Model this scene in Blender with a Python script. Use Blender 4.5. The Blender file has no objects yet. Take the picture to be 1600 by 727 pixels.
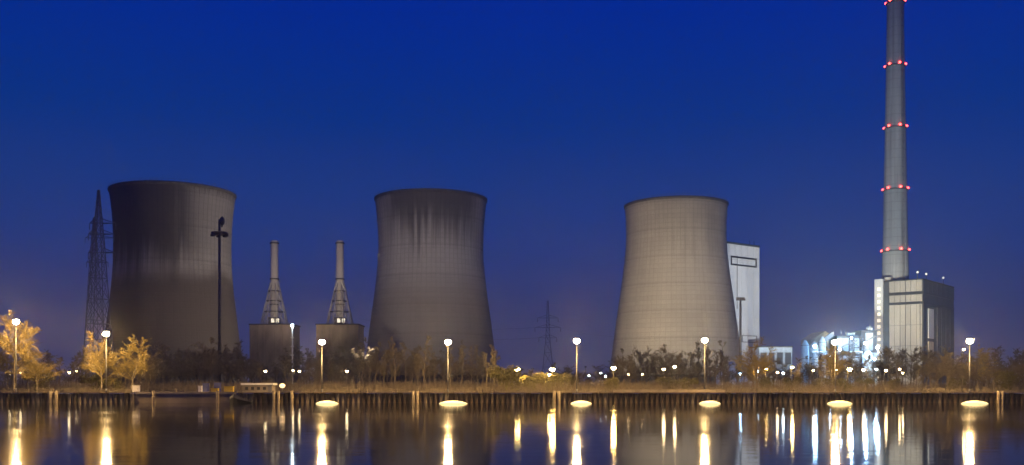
import bpy, math, random
from mathutils import Vector, Matrix
R = math.radians
PI = math.pi
sc = bpy.context.scene
col = sc.collection

# ---------------------------------------------------------------- camera, world, light, exposure
CAM_H = 3.0
FPX = 1500.0          # focal length in pixels of the 1600 px wide photograph
HOR = 602.0           # row of the horizon
cd = bpy.data.cameras.new('camera')
cam = bpy.data.objects.new('camera', cd); col.objects.link(cam)
cam.location = (0, 0, CAM_H); cam.rotation_euler = (R(90), 0, 0)
cd.sensor_width = 36.0; cd.lens = 36.0 * FPX / 1600.0
cd.shift_y = (HOR - 363.5) / 1600.0
cd.clip_start = 0.5; cd.clip_end = 20000
sc.camera = cam
sc.view_settings.view_transform = 'Standard'
sc.view_settings.look = 'None'
sc.view_settings.exposure = 0.0
sc.view_settings.gamma = 1.0
sc.render.resolution_x = 1024; sc.render.resolution_y = 465
sc.render.engine = 'CYCLES'
cy = sc.cycles
cy.use_denoising = True
cy.sample_clamp_indirect = 12.0
cy.max_bounces = 5; cy.diffuse_bounces = 2; cy.glossy_bounces = 3; cy.transparent_max_bounces = 6
cy.volume_bounces = 0
cy.caustics_reflective = False; cy.caustics_refractive = False

def lin(c):
    return tuple((v / 255 / 12.92 if v / 255 <= 0.04045 else ((v / 255 + 0.055) / 1.055) ** 2.4) for v in c)

w = bpy.data.worlds.new('World'); sc.world = w; w.use_nodes = True
nt = w.node_tree
bg = nt.nodes['Background']
SUN_EL, SUN_ROT = R(-5.0), R(200)
tc = nt.nodes.new('ShaderNodeTexCoord'); sx = nt.nodes.new('ShaderNodeSeparateXYZ')
rp = nt.nodes.new('ShaderNodeValToRGB')
nt.links.new(tc.outputs['Generated'], sx.inputs[0]); nt.links.new(sx.outputs['Z'], rp.inputs[0])
el = rp.color_ramp.elements
stops = [(0.0, (62, 66, 108)), (0.035, (58, 65, 111)), (0.08, (51, 63, 115)), (0.135, (39, 63, 133)), (0.2, (26, 59, 135)),
         (0.26, (4, 51, 136)), (0.37, (0, 40, 149)), (1.0, (0, 26, 105))]
while len(el) < len(stops): el.new(0.5)
for e, (p, c) in zip(el, stops):
    e.position = p; e.color = (*lin(c), 1)
sky = nt.nodes.new('ShaderNodeTexSky'); sky.sky_type = 'NISHITA'; sky.sun_disc = False
sky.sun_elevation = SUN_EL; sky.sun_rotation = SUN_ROT
bg2 = nt.nodes.new('ShaderNodeBackground'); bg2.inputs[1].default_value = 0.05
nt.links.new(sky.outputs[0], bg2.inputs[0])
add = nt.nodes.new('ShaderNodeAddShader')
nt.links.new(rp.outputs[0], bg.inputs[0]); bg.inputs[1].default_value = 1.0
nt.links.new(bg.outputs[0], add.inputs[0]); nt.links.new(bg2.outputs[0], add.inputs[1])
nt.links.new(add.outputs[0], nt.nodes['World Output'].inputs[0])

# ---------------------------------------------------------------- helpers
def at(px, py, Y):
    return Vector(((px - 800) / FPX * Y, Y, CAM_H + (HOR - py) / FPX * Y))
def xat(px, Y): return (px - 800) / FPX * Y
def zat(py, Y): return CAM_H + (HOR - py) / FPX * Y

def tag(o, label=None, cat=None, group=None, kind=None):
    if label: o['label'] = label
    if cat: o['category'] = cat
    if group: o['group'] = group
    if kind: o['kind'] = kind
    return o
def thing(name, loc, label, cat, group=None, rz=0.0):
    o = bpy.data.objects.new(name, None); col.objects.link(o)
    o.location = loc; o.rotation_euler = (0, 0, rz); o.empty_display_size = 0.5
    return tag(o, label, cat, group)
def inst(name, mesh, parent, loc=(0, 0, 0), rot=(0, 0, 0), scale=(1, 1, 1)):
    o = bpy.data.objects.new(name, mesh); col.objects.link(o)
    o.parent = parent; o.location = loc; o.rotation_euler = rot; o.scale = scale
    return o
KIDS = {}
def copy_tree(o, parent=None):
    c = o.copy(); col.objects.link(c)
    if parent is not None: c.parent = parent
    for ch in list(o.children): copy_tree(ch, c)
    return c

class MB:
    def __init__(s): s.v = []; s.f = []; s.smooth = []
    def quad(s, pts, sm=False):
        b = len(s.v); s.v += [tuple(p) for p in pts]; s.f.append(tuple(range(b, b + len(pts)))); s.smooth.append(sm)
        return s
    def box(s, c, d, rz=0.0, taper=1.0):
        cx, cy_, cz = c; hx, hy, hz = d[0] / 2, d[1] / 2, d[2] / 2
        ca, sa = math.cos(rz), math.sin(rz)
        b = len(s.v)
        for z, k in ((-hz, 1), (hz, taper)):
            for x, y in ((-hx, -hy), (hx, -hy), (hx, hy), (-hx, hy)):
                x *= k; y *= k
                s.v.append((cx + x * ca - y * sa, cy_ + x * sa + y * ca, cz + z))
        for f in ((3, 2, 1, 0), (4, 5, 6, 7), (0, 1, 5, 4), (1, 2, 6, 5), (2, 3, 7, 6), (3, 0, 4, 7)):
            s.f.append(tuple(b + i for i in f)); s.smooth.append(False)
        return s
    def tube(s, p0, p1, r0, r1=None, n=6, cap=True):
        if r1 is None: r1 = r0
        p0 = Vector(p0); p1 = Vector(p1); d = p1 - p0
        if d.length < 1e-6: return s
        d.normalize()
        a = d.cross(Vector((0, 0, 1)) if abs(d.z) < 0.9 else Vector((1, 0, 0))); a.normalize(); q = d.cross(a)
        b = len(s.v)
        for p, r in ((p0, r0), (p1, r1)):
            for i in range(n):
                t = 2 * PI * i / n
                s.v.append(tuple(p + a * (r * math.cos(t)) + q * (r * math.sin(t))))
        for i in range(n):
            j = (i + 1) % n
            s.f.append((b + i, b + j, b + n + j, b + n + i)); s.smooth.append(n > 4)
        if cap and n > 3:
            s.f.append(tuple(b + i for i in reversed(range(n)))); s.smooth.append(False)
            s.f.append(tuple(b + n + i for i in range(n))); s.smooth.append(False)
        return s
    def path(s, pts, rs, n=6):
        for i in range(len(pts) - 1): s.tube(pts[i], pts[i + 1], rs[i], rs[i + 1], n, cap=(i in (0, len(pts) - 2)))
        return s
    def lathe(s, prof, n=48, c=(0, 0, 0), sm=True, closed=False):
        b = len(s.v); m = len(prof)
        for r, z in prof:
            for i in range(n):
                t = 2 * PI * i / n
                s.v.append((c[0] + r * math.cos(t), c[1] + r * math.sin(t), c[2] + z))
        rng = range(m if closed else m - 1)
        for k in rng:
            k2 = (k + 1) % m
            for i in range(n):
                j = (i + 1) % n
                s.f.append((b + k * n + i, b + k * n + j, b + k2 * n + j, b + k2 * n + i)); s.smooth.append(sm)
        return s
    def ball(s, c, r, n=10, m=6, sz=1.0):
        prof = [(max(1e-4, r * math.sin(PI * k / m)), -r * sz * math.cos(PI * k / m)) for k in range(m + 1)]
        return s.lathe(prof, n, c)
    def mesh(s, name, mat):
        me = bpy.data.meshes.new(name); me.from_pydata(s.v, [], s.f); me.update()
        me.polygons.foreach_set('use_smooth', s.smooth)
        if mat: me.materials.append(mat)
        return me
    def build(s, name, mat, parent=None, loc=(0, 0, 0), rot=(0, 0, 0)):
        o = bpy.data.objects.new(name, s.mesh(name, mat)); col.objects.link(o)
        if parent is not None: o.parent = parent
        o.location = loc; o.rotation_euler = rot
        return o

# ---------------------------------------------------------------- materials
def nodes(name):
    m = bpy.data.materials.new(name); m.use_nodes = True
    t = m.node_tree; return m, t, t.nodes['Principled BSDF']
class G:
    """small node graph helper"""
    def __init__(s, t): s.t = t
    def _in(s, sock, v):
        if hasattr(v, 'node'): s.t.links.new(v, sock)
        else: sock.default_value = v
    def m(s, op, a, b=0.0, c=0.0, clamp=False):
        n = s.t.nodes.new('ShaderNodeMath'); n.operation = op; n.use_clamp = clamp
        s._in(n.inputs[0], a); s._in(n.inputs[1], b)
        if op in ('MULTIPLY_ADD', 'WRAP'): s._in(n.inputs[2], c)
        return n.outputs[0]
    def ss(s, v, lo, hi):
        n = s.t.nodes.new('ShaderNodeMapRange'); n.interpolation_type = 'SMOOTHSTEP'
        s._in(n.inputs[0], v); n.inputs[1].default_value = lo; n.inputs[2].default_value = hi
        return n.outputs[0]
    def mix(s, f, a, b):
        n = s.t.nodes.new('ShaderNodeMix'); n.data_type = 'RGBA'
        s._in(n.inputs[0], f); s._in(n.inputs[6], a); s._in(n.inputs[7], b)
        return n.outputs[2]
    def noise(s, vec, scale, detail=4.0, rough=0.55):
        n = s.t.nodes.new('ShaderNodeTexNoise'); n.inputs['Scale'].default_value = scale
        n.inputs['Detail'].default_value = detail; n.inputs['Roughness'].default_value = rough
        if vec is not None: s.t.links.new(vec, n.inputs['Vector'])
        return n.outputs[0]
    def vec(s, x, y, z):
        n = s.t.nodes.new('ShaderNodeCombineXYZ')
        s._in(n.inputs[0], x); s._in(n.inputs[1], y); s._in(n.inputs[2], z); return n.outputs[0]
    def obj(s):
        n = s.t.nodes.new('ShaderNodeTexCoord'); q = s.t.nodes.new('ShaderNodeSeparateXYZ')
        s.t.links.new(n.outputs['Object'], q.inputs[0]); return n.outputs['Object'], q.outputs
    def bump(s, bsdf, h, dist, strength=1.0):
        n = s.t.nodes.new('ShaderNodeBump'); n.inputs['Distance'].default_value = dist
        n.inputs['Strength'].default_value = strength
        s.t.links.new(h, n.inputs['Height']); s.t.links.new(n.outputs[0], bsdf.inputs['Normal'])
def mat(name, c, rough=0.8, metal=0.0, var=0.3, scale=1.0, c2=None, zs=1.0, bump=0.0):
    m, t, b = nodes(name); g = G(t)
    o, xyz = g.obj()
    v = g.vec(xyz[0], xyz[1], g.m('MULTIPLY', xyz[2], zs))
    n = g.ss(g.noise(v, scale), 0.3, 0.7)
    c2 = c2 or tuple(k * (1 - var) for k in c)
    t.links.new(g.mix(n, (*c2, 1), (*c, 1)), b.inputs['Base Color'])
    b.inputs['Roughness'].default_value = rough; b.inputs['Metallic'].default_value = metal
    if bump: g.bump(b, g.noise(v, scale * 4), bump)
    return m
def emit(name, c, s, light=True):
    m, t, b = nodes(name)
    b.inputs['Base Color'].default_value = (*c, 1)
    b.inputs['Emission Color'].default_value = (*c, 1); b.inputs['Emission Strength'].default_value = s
    return m

def tower_mat(name, base, H, soot_shade, low_dark, seed, l0, l1, face=0.0, width=1.0, s0=0.66, s1=0.92):
    m, t, b = nodes(name); g = G(t)
    o, xyz = g.obj()
    x, y, z = xyz
    ang = g.m('ARCTAN2', y, x)
    h = g.m('DIVIDE', z, H)
    arc = g.m('MULTIPLY', ang, 30.0)
    big = g.noise(g.vec(g.m('MULTIPLY', x, 0.03), g.m('MULTIPLY', y, 0.03), g.m('MULTIPLY_ADD', z, 0.012, seed)), 1.0, 5)
    streak = g.noise(g.vec(arc, seed * 3.0, g.m('MULTIPLY', z, 0.025)), 0.35, 6, 0.65)
    fine = g.noise(g.vec(arc, seed, g.m('MULTIPLY', z, 0.05)), 1.6, 3)
    # sooty streaks from the rim, plus shade painted on the left tower's unlit side
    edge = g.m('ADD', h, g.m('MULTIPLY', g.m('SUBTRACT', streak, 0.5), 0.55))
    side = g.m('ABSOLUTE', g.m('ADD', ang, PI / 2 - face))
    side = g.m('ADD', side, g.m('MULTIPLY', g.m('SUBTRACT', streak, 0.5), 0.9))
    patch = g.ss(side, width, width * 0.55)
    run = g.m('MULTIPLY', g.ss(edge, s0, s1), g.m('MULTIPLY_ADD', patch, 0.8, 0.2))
    run = g.m('MULTIPLY', run, soot_shade, clamp=True)
    lip = g.m('MULTIPLY', g.ss(g.m('ADD', h, g.m('MULTIPLY', g.m('SUBTRACT', fine, 0.5), 0.12)), 0.93, 1.0), soot_shade)
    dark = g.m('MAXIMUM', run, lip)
    # darker, browner lower third, with a cloudy upper edge
    lowm = g.m('MULTIPLY', g.ss(g.m('ADD', h, g.m('MULTIPLY', g.m('SUBTRACT', big, 0.5), 0.3)), l0, l1), low_dark)
    # formwork: horizontal lifts and vertical board joints
    fz = g.m('FRACT', g.m('DIVIDE', z, 2.9)); ln = g.m('LESS_THAN', fz, 0.13)
    fz2 = g.m('FRACT', g.m('DIVIDE', g.m('ADD', z, 4.0), 17.4)); ln2 = g.m('LESS_THAN', fz2, 0.05)
    fa = g.m('FRACT', g.m('MULTIPLY', ang, 76 / (2 * PI))); la = g.m('LESS_THAN', fa, 0.14)
    joints = g.m('ADD', g.m('MAXIMUM', g.m('MULTIPLY', ln, .16), g.m('MULTIPLY', la, g.m('MULTIPLY_ADD', g.ss(h, .45, .8), soot_shade * .32, .12))), g.m('MULTIPLY', ln2, 0.2))
    # each formwork panel cast a little lighter or darker
    cell = t.nodes.new('ShaderNodeTexWhiteNoise'); cell.noise_dimensions = '3D'
    t.links.new(g.vec(g.m('FLOOR', g.m('DIVIDE', z, 2.9)), g.m('FLOOR', g.m('MULTIPLY', ang, 76 / (2 * PI))), seed), cell.inputs[0])
    lift = t.nodes.new('ShaderNodeTexWhiteNoise'); lift.noise_dimensions = '1D'
    t.links.new(g.m('FLOOR', g.m('DIVIDE', z, 2.9)), lift.inputs['W'])
    tone = g.m('ADD', g.m('MULTIPLY', cell.outputs[0], 0.10), g.m('MULTIPLY', lift.outputs[0], 0.12))
    tone = g.m('ADD', tone, g.m('MULTIPLY', g.ss(big, 0.3, 0.7), 0.22))
    tone = g.m('ADD', tone, g.m('MULTIPLY', g.ss(streak, 0.3, 0.7), 0.12))
    c = g.mix(tone, (*[k * 1.12 for k in base], 1), (*[k * 0.45 for k in base], 1))
    c = g.mix(joints, c, (0.03, 0.028, 0.026, 1))
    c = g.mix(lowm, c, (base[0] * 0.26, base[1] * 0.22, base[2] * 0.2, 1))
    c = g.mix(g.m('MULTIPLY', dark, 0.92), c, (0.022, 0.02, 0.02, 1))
    t.links.new(c, b.inputs['Base Color']); b.inputs['Roughness'].default_value = 0.9
    g.bump(b, g.m('SUBTRACT', fine, g.m('MULTIPLY', joints, 6.0)), 0.15, 0.5)
    return m

M = {}
M['concrete'] = mat('concrete', (0.33, 0.31, 0.28), 0.9, var=0.35, scale=0.4)
M['old_concrete'] = mat('old_concrete', (0.3, 0.235, 0.17), 0.9, var=0.45, scale=0.25, zs=0.3)
M['rim'] = mat('rim_concrete', (0.1, 0.092, 0.085), 0.9, var=0.5, scale=0.5)
M['steel_dark'] = mat('steel_dark', (0.07, 0.064, 0.064), 0.6, 0.4)
M['steel_grey'] = mat('steel_grey', (0.2, 0.2, 0.2), 0.55, 0.4)
M['steel_mid'] = mat('steel_mid', (0.12, 0.11, 0.11), 0.6, 0.3)
M['galv'] = mat('galvanised', (0.42, 0.41, 0.38), 0.5, 0.5)
M['white_clad'] = mat('white_cladding', (0.62, 0.64, 0.64), 0.6, var=0.15, scale=0.15, zs=0.2)
M['beige_clad'] = mat('beige_cladding', (0.5, 0.46, 0.38), 0.65, var=0.2, scale=0.12, zs=0.2)
M['beige_clad2'] = mat('beige_cladding_dull', (0.42, 0.385, 0.32), 0.65, var=0.2, scale=0.12, zs=0.2)
M['dark_clad'] = mat('dark_cladding', (0.06, 0.075, 0.085), 0.6, var=0.25, scale=0.15)
M['slate'] = mat('slate_cladding', (0.06, 0.068, 0.08), 0.6, var=0.3, scale=0.15)
M['band'] = mat('dark_band', (0.025, 0.027, 0.03), 0.5)
M['roof'] = mat('roof_felt', (0.05, 0.05, 0.05), 0.9)
M['bluewhite'] = mat('pale_blue_cladding', (0.5, 0.62, 0.7), 0.55, var=0.25, scale=0.3)
M['cream'] = mat('cream_cladding', (0.6, 0.52, 0.36), 0.65, var=0.25, scale=0.3)
M['ground'] = mat('bank_ground', (0.075, 0.06, 0.035), 1.0, var=0.6, scale=0.25)
M['grass'] = mat('dry_grass', (0.11, 0.09, 0.04), 1.0, var=0.6, scale=0.4)
M['road'] = mat('asphalt', (0.05, 0.05, 0.05), 0.85, var=0.3, scale=0.5)
M['pile'] = mat('rusty_sheet_pile', (0.15, 0.1, 0.06), 0.75, 0.2, var=0.65, scale=0.6, zs=0.7)
M['pile_pale'] = mat('pale_sheet_pile', (0.3, 0.235, 0.15), 0.75, 0.1, var=0.5, scale=0.8, zs=0.7)
M['cap'] = mat('pale_capping', (0.3, 0.25, 0.18), 0.85, var=0.4, scale=0.6)
M['bark'] = mat('brown_bark', (0.24, 0.19, 0.125), 0.95, var=0.45, scale=0.8)
M['bark_pale'] = mat('pale_bark', (0.27, 0.22, 0.15), 0.95, var=0.5, scale=0.9)
M['twig'] = mat('twigs', (0.25, 0.2, 0.125), 0.95, var=0.4, scale=0.6)
M['twig_lamplit'] = mat('lamplit_twigs', (0.44, 0.33, 0.1), 0.9, var=0.4, scale=0.6)  # yellow lamp light painted into the colour of twigs near the lamps
M['leaf'] = mat('yellow_green_leaf', (0.2, 0.175, 0.05), 0.8, var=0.5, scale=1.2)
M['yellow'] = mat('yellow_paint', (0.7, 0.5, 0.05), 0.5, var=0.2)
M['white_paint'] = mat('white_paint', (0.75, 0.72, 0.66), 0.5, var=0.15)
M['blue_paint'] = mat('blue_paint', (0.08, 0.09, 0.25), 0.5, var=0.3)
M['black_hull'] = mat('black_hull', (0.012, 0.012, 0.014), 0.6)
M['rust_red'] = mat('rust_red', (0.16, 0.05, 0.03), 0.7)
M['chim'] = None
M['lamp_warm'] = emit('lamp_sodium', (1.0, 0.63, 0.24), 1750)
M['lamp_mid'] = emit('lamp_sodium_far', (1.0, 0.62, 0.18), 420)
M['lamp_small'] = emit('lamp_warm_white', (1.0, 0.72, 0.36), 80)
M['lamp_blue'] = emit('lamp_cool_white', (0.7, 0.87, 1.0), 60)
M['beacon'] = emit('beacon_red', (1.0, 0.05, 0.04), 15)
M['lamp_dim'] = emit('lamp_dim_warm', (1.0, 0.76, 0.42), 30)
M['lit_window'] = emit('lit_window', (1.0, 0.92, 0.7), 0.9)
M['float'] = emit('water_light_spot', (1.0, 0.86, 0.42), 1.05)  # self-lit colour of the added light spots on the water

def water_mat():
    m, t, b = nodes('river_water'); g = G(t)
    o, xyz = g.obj()
    b.inputs['Base Color'].default_value = (0.012, 0.012, 0.014, 1)
    b.inputs['Roughness'].default_value = 0.078
    b.inputs['IOR'].default_value = 1.33
    n = g.noise(g.vec(g.m('MULTIPLY', xyz[0], 0.35), xyz[1], 0.0), 0.5, 3)
    g.bump(b, n, 0.014, 1.0)
    wind = g.noise(g.vec(g.m('MULTIPLY', xyz[0], 0.02), g.m('MULTIPLY', xyz[1], 0.09), 3.0), 1.0, 4)
    t.links.new(g.m('MULTIPLY_ADD', g.ss(wind, .35, .65), .035, .052), b.inputs['Roughness'])
    return m
M['water'] = water_mat()

# ---------------------------------------------------------------- ground, water
QY = 161.0            # the quay face
GZ = 1.75             # land behind the quay
wm = MB(); wm.quad([(-900, -250, 0), (900, -250, 0), (900, QY + 2, 0), (-900, QY + 2, 0)])
tag(wm.build('river_water', M['water']), kind='structure')
gm = MB()
gm.quad([(-2400, QY + 1.5, GZ), (2400, QY + 1.5, GZ), (2400, 2900, GZ), (-2400, 2900, GZ)])
tag(gm.build('ground', M['ground']), kind='structure')
pm = MB(); pm.quad([(-160, QY + 1.6, GZ + 0.004), (160, QY + 1.6, GZ + 0.004), (160, QY + 6, GZ + 0.004), (-160, QY + 6, GZ + 0.004)])
tag(pm.build('quay_path', M['road']), kind='structure')

# ---------------------------------------------------------------- quay wall
def pile_mesh(name, mt, wdt, proud):
    m = MB(); h0, h1 = -2.0, GZ - 0.12
    a = wdt / 2
    prof = [(-a, 0.0), (-a * 0.62, 0.0), (-a * 0.36, -proud), (a * 0.36, -proud), (a * 0.62, 0.0), (a, 0.0)]
    for (x0, y0), (x1, y1) in zip(prof[:-1], prof[1:]):
        m.quad([(x0, y0, h0), (x1, y1, h0), (x1, y1, h1), (x0, y0, h1)])
    m.quad([(p[0], p[1], h1) for p in prof] + [(a, 0.6, h1), (-a, 0.6, h1)])
    return m.mesh(name, mt)
PILE_W = 0.86
random.seed(4)
pa = pile_mesh('sheet_pile', M['pile'], PILE_W, 0.34)
pb = pile_mesh('sheet_pile', M['pile_pale'], PILE_W, 0.34)
def pile_wall(px0, px1, label, pale, cap_mat, cap_h=0.14):
    x0, x1 = xat(px0, QY), xat(px1, QY)
    t = thing('quay_wall', (x0, QY, 0), label, 'quay wall', 'sections of the river quay wall')
    n = max(1, int(round((x1 - x0) / PILE_W))); s = (x1 - x0) / n
    for i in range(n):
        p = inst('sheet_pile', pb if random.random() < pale else pa, t, (s * (i + 0.5), random.uniform(-0.03, 0.03), random.uniform(-0.05, 0.03)), (0, 0, 0), (s / PILE_W, random.uniform(0.85, 1.15), 1))
    cb = MB().box(((x1 - x0) / 2, 0.75, GZ - 0.02), (x1 - x0 - 0.01, 2.5, cap_h))
    cb.build('capping_beam', cap_mat, t)
    bk = MB().box(((x1 - x0) / 2, 1.2, -0.3), (x1 - x0 - 0.02, 1.0, 3.6))
    bk.build('backing', M['roof'], t)
    return t
pile_wall(-40, 211, 'rusty sheet pile quay wall with pale ribs at the left end under the trees', 0.45, M['pile'])
t = thing('quay_wall', (xat(211.2, QY), QY, 0), 'plain brown concrete quay wall with pale capping in front of left cooling tower', 'quay wall', 'sections of the river quay wall')
L = xat(372, QY) - xat(211.2, QY)
MB().box((L / 2, 0.6, -0.25), (L - .01, 1.2, 3.6)).build('wall', M['old_concrete'], t)
MB().box((L * .5, 0.72, GZ - 0.02), (L * .98, 1.75, 0.3)).build('capping_beam', M['cap'], t)
pile_wall(372.2, 958, 'sheet pile quay wall with many ribs below middle cooling tower', 0.3, M['pile'])
pile_wall(958.2, 1134, 'dark sheet pile quay wall under the pale low parapet', 0.06, M['pile'])
pile_wall(1134.2, 1640, 'dark sheet pile quay wall at the right end under the thicket', 0.08, M['pile'])
# fender piles, in pairs, proud of the quay
fend = MB().tube((0, 0, -2), (0, 0, GZ + 0.25), 0.28, 0.26, 8).tube((0, 0, GZ + 0.25), (0, 0, GZ + 0.33), 0.2, 0.2, 8)
fm = fend.mesh('fender_pile', M['pile_pale'])
FEN = [(79.5, 'left post of the pale fender pair in front of the yellow lit tree at left'),
       (88, 'right post of the pale fender pair in front of the yellow tree at left'),
       (240, 'single pale fender post at the start of the brown concrete quay'),
       (340, 'single pale fender post under the yellow boxes'),
       (428, 'left post of the pale fender pair below the long pale hut'),
       (435, 'right post of the pale fender pair below the long pale hut'),
       (456, 'slim pale fender post below the mast with the cool lamp'),
       (646, 'left post of the fender pair below the middle cooling tower'),
       (652, 'right post of the fender pair below the middle cooling tower'),
       (866, 'left post of the thin fender pair left of the fifth oval light spot'),
       (873, 'right post of the thin fender pair left of the fifth oval light spot'),
       (1560, 'left post of the fender pair at the right end of the quay'),
       (1566, 'right post of the fender pair at the right end of the quay')]
for px, lb in FEN:
    o = bpy.data.objects.new('fender_pile', fm); col.objects.link(o)
    o.location = (xat(px, QY - 0.75), QY - 0.75, 0)
    tag(o, lb, 'fender post', 'fender posts along the quay')
# pale parapet
x0, x1 = xat(958, QY + 1), xat(1132, QY + 1)
t = thing('parapet', (x0, QY + 1.0, GZ + .055), 'long pale concrete parapet on the quay edge right of centre', 'parapet')
for i in range(12):
    s = (x1 - x0) / 12
    MB().box((s * (i + .5), 0, 0.22), (s - .04, 0.4, 0.44)).build('block', M['cap'], t)

# ---------------------------------------------------------------- cooling towers
def cooling_tower(px, D, prof, label, mt, rim_w=.55):
    """prof: (row, half width) pairs in photograph pixels, from rim to base"""
    X = xat(px, D)
    pts = []
    for py, hw in prof:
        pts.append((zat(604 - (604 - py) * (604 - prof[0][0] - 6) / (604 - prof[0][0]), D) - GZ, hw * D / FPX * math.cos(math.atan2(X, D))))
    pts.sort()
    # smooth profile by Catmull-Rom
    out = []
    for i in range(len(pts) - 1):
        p0 = pts[max(0, i - 1)]; p1 = pts[i]; p2 = pts[i + 1]; p3 = pts[min(len(pts) - 1, i + 2)]
        for k in range(8):
            u = k / 8
            z = p1[0] + (p2[0] - p1[0]) * u
            m1 = (p2[1] - p0[1]) / (p2[0] - p0[0]) * (p2[0] - p1[0]); m2 = (p3[1] - p1[1]) / (p3[0] - p1[0]) * (p2[0] - p1[0])
            r = (2*u**3-3*u**2+1)*p1[1] + (u**3-2*u**2+u)*m1 + (-2*u**3+3*u**2)*p2[1] + (u**3-u**2)*m2
            out.append((r, z))
    out.append((pts[-1][1], pts[-1][0]))
    H = out[-1][1]
    t = thing('cooling_tower', (X, D, GZ), label, 'cooling tower', 'concrete cooling towers')
    zb = 7.0
    ring = [p for p in out if p[1] > zb]
    outer = [(p[0], p[1]) for p in ring]
    inner = [(p[0] - 0.9, p[1]) for p in reversed(ring)]
    MB().lathe(outer + inner, 128, closed=True).build('shell', mt, t)
    rt = outer[-1][0]
    rr = MB().lathe([(rt + 0.03, H - 1.0), (rt + rim_w * .8, H - 0.5), (rt + rim_w, H), (rt + rim_w, H + 0.7), (rt - 1.0, H + 0.7), (rt - 1.0, H - 1.0)], 128)
    rr.build('rim', M['rim'], t)
    m = MB()
    for k in range(72):
        a0, a1 = 2 * PI * k / 72, 2 * PI * (k + 1) / 72; q = rt + rim_w - .15
        m.tube((q * math.cos(a0), q * math.sin(a0), H + .7), (q * math.cos(a0), q * math.sin(a0), H + 1.9), .07, .07, 3)
        m.tube((q * math.cos(a0), q * math.sin(a0), H + 1.9), (q * math.cos(a1), q * math.sin(a1), H + 1.9), .07, .07, 3)
    tag(m.build('railing', M['steel_grey'], t), kind='stuff')
    rb = outer[0][0]
    cm = MB(); n = 36
    for i in range(n):
        a0 = 2 * PI * i / n; a1 = a0 + PI / n; a2 = a0 - PI / n
        top = (rb - .4) * math.cos(a0), (rb - .4) * math.sin(a0), zb + 0.3
        for a in (a1, a2):
            cm.tube(((rb + 2) * math.cos(a), (rb + 2) * math.sin(a), 0), top, 0.5, 0.5, 5)
    tag(cm.build('column_ring', M['rim'], t), kind='stuff')
    MB().lathe([(rb - 2.5, 0.2), (rb - 2.5, 7.2), (.1, 7.3)], 48).build('fill_pack', M['steel_dark'], t)
    MB().lathe([(rb + 3, 0), (rb + 3, 1.2), (rb + 1, 1.2), (rb + 1, 0)], 64).build('basin', M['rim'], t)
    return t, H
D1, D2, D3 = 520, 590, 640
P1 = [(298, 99), (312, 97), (340, 94), (380, 92.5), (420, 93.5), (460, 97), (500, 102), (540, 107), (575, 112), (604, 116)]
P2 = [(308, 87), (322, 85.5), (350, 83), (385, 82), (420, 84), (460, 88.5), (500, 94), (540, 99), (575, 104), (604, 108)]
P3 = [(317, 80.5), (328, 79.5), (350, 78.5), (380, 79), (420, 83), (460, 88.5), (500, 94), (540, 99.5), (575, 104), (604, 108)]
cooling_tower(271, D1, P1, 'dark sooty cooling tower at left, black streaks under its rim', tower_mat('sooty_shaded_concrete', (0.27, 0.25, 0.23), 106, 0.95, 0.92, 3.1, .61, .5, -0.55, 1.5, 0.5, 0.72))
cooling_tower(673.5, D2, P2, 'grey middle cooling tower with a dark stained upper half', tower_mat('stained_concrete', (0.3, 0.28, 0.26), 117, 0.85, 0.5, 7.7, .62, .4, 0.1, 1.1, 0.66, 0.9))
cooling_tower(1056, D3, P3, 'pale beige evenly lit cooling tower beside the white boiler house', tower_mat('pale_concrete', (0.35, 0.315, 0.265), 123, 0.3, 0.0, 12.3, .5, .4, 0.1, 0.8, 0.6, 0.9))

# ---------------------------------------------------------------- tall chimney
def chimney_mat():
    m, t, b = nodes('chimney_concrete'); g = G(t)
    o, (x, y, z) = g.obj()
    n = g.noise(g.vec(x, y, g.m('MULTIPLY', z, 0.03)), 0.4, 5)
    ln = g.m('LESS_THAN', g.m('FRACT', g.m('DIVIDE', z, 6.0)), 0.06)
    c = g.mix(g.ss(n, 0.3, 0.7), (0.36, 0.37, 0.36, 1), (0.27, 0.28, 0.275, 1))
    st = g.noise(g.vec(g.m('MULTIPLY', x, 1.0), g.m('MULTIPLY', y, 1.0), g.m('MULTIPLY', z, 0.012)), 0.7, 6)
    c = g.mix(g.m('MULTIPLY', g.ss(st, .5, .75), .55), c, (0.12, 0.115, 0.11, 1))
    c = g.mix(g.m('MULTIPLY', ln, 0.4), c, (0.1, 0.1, 0.1, 1))
    t.links.new(c, b.inputs['Base Color']); b.inputs['Roughness'].default_value = 0.85
    return m
CD = 660.0
cx = xat(1399, CD)
chim = thing('tall_chimney', (cx, CD, GZ), 'very tall pale chimney with rings of red warning lights', 'chimney')
def chr_(py): # radius at a row
    return (12.6 + (py / 435.0) ** 1.25 * 7.2 if py > 0 else 12.4) * CD / FPX
prof = [(21.5 * CD / FPX, 0)] + [(chr_(py), zat(py, CD) - GZ) for py in range(500, -60, -20)]
top_z = prof[-1][1]
prof += [(prof[-1][0] - .5, top_z)]
MB().lathe(prof, 48).build('shaft', chimney_mat(), chim)
lz = [zat(p, CD) - GZ for p in range(440, -50, -20)]
m = MB()
for (p0, p1) in zip(range(440, -50, -20), range(420, -70, -20)):
    for dx in (-.5, .5):
        m.tube((dx + 2.2, -chr_(p0) - .1, zat(p0, CD) - GZ), (dx + 2.2, -chr_(p1) - .1, zat(p1, CD) - GZ), .13, .13, 4)
    for f in (.25, .75):
        z_ = (zat(p0, CD) * (1 - f) + zat(p1, CD) * f) - GZ
        m.box((2.2, -chr_(p0) - .15, z_), (1.2, .3, .3))
tag(m.build('ladder', M['steel_grey'], chim), kind='stuff')
bm_ = MB().ball((0, 0, 0), 0.78, 10, 6).mesh('beacon', M['beacon'])
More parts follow.
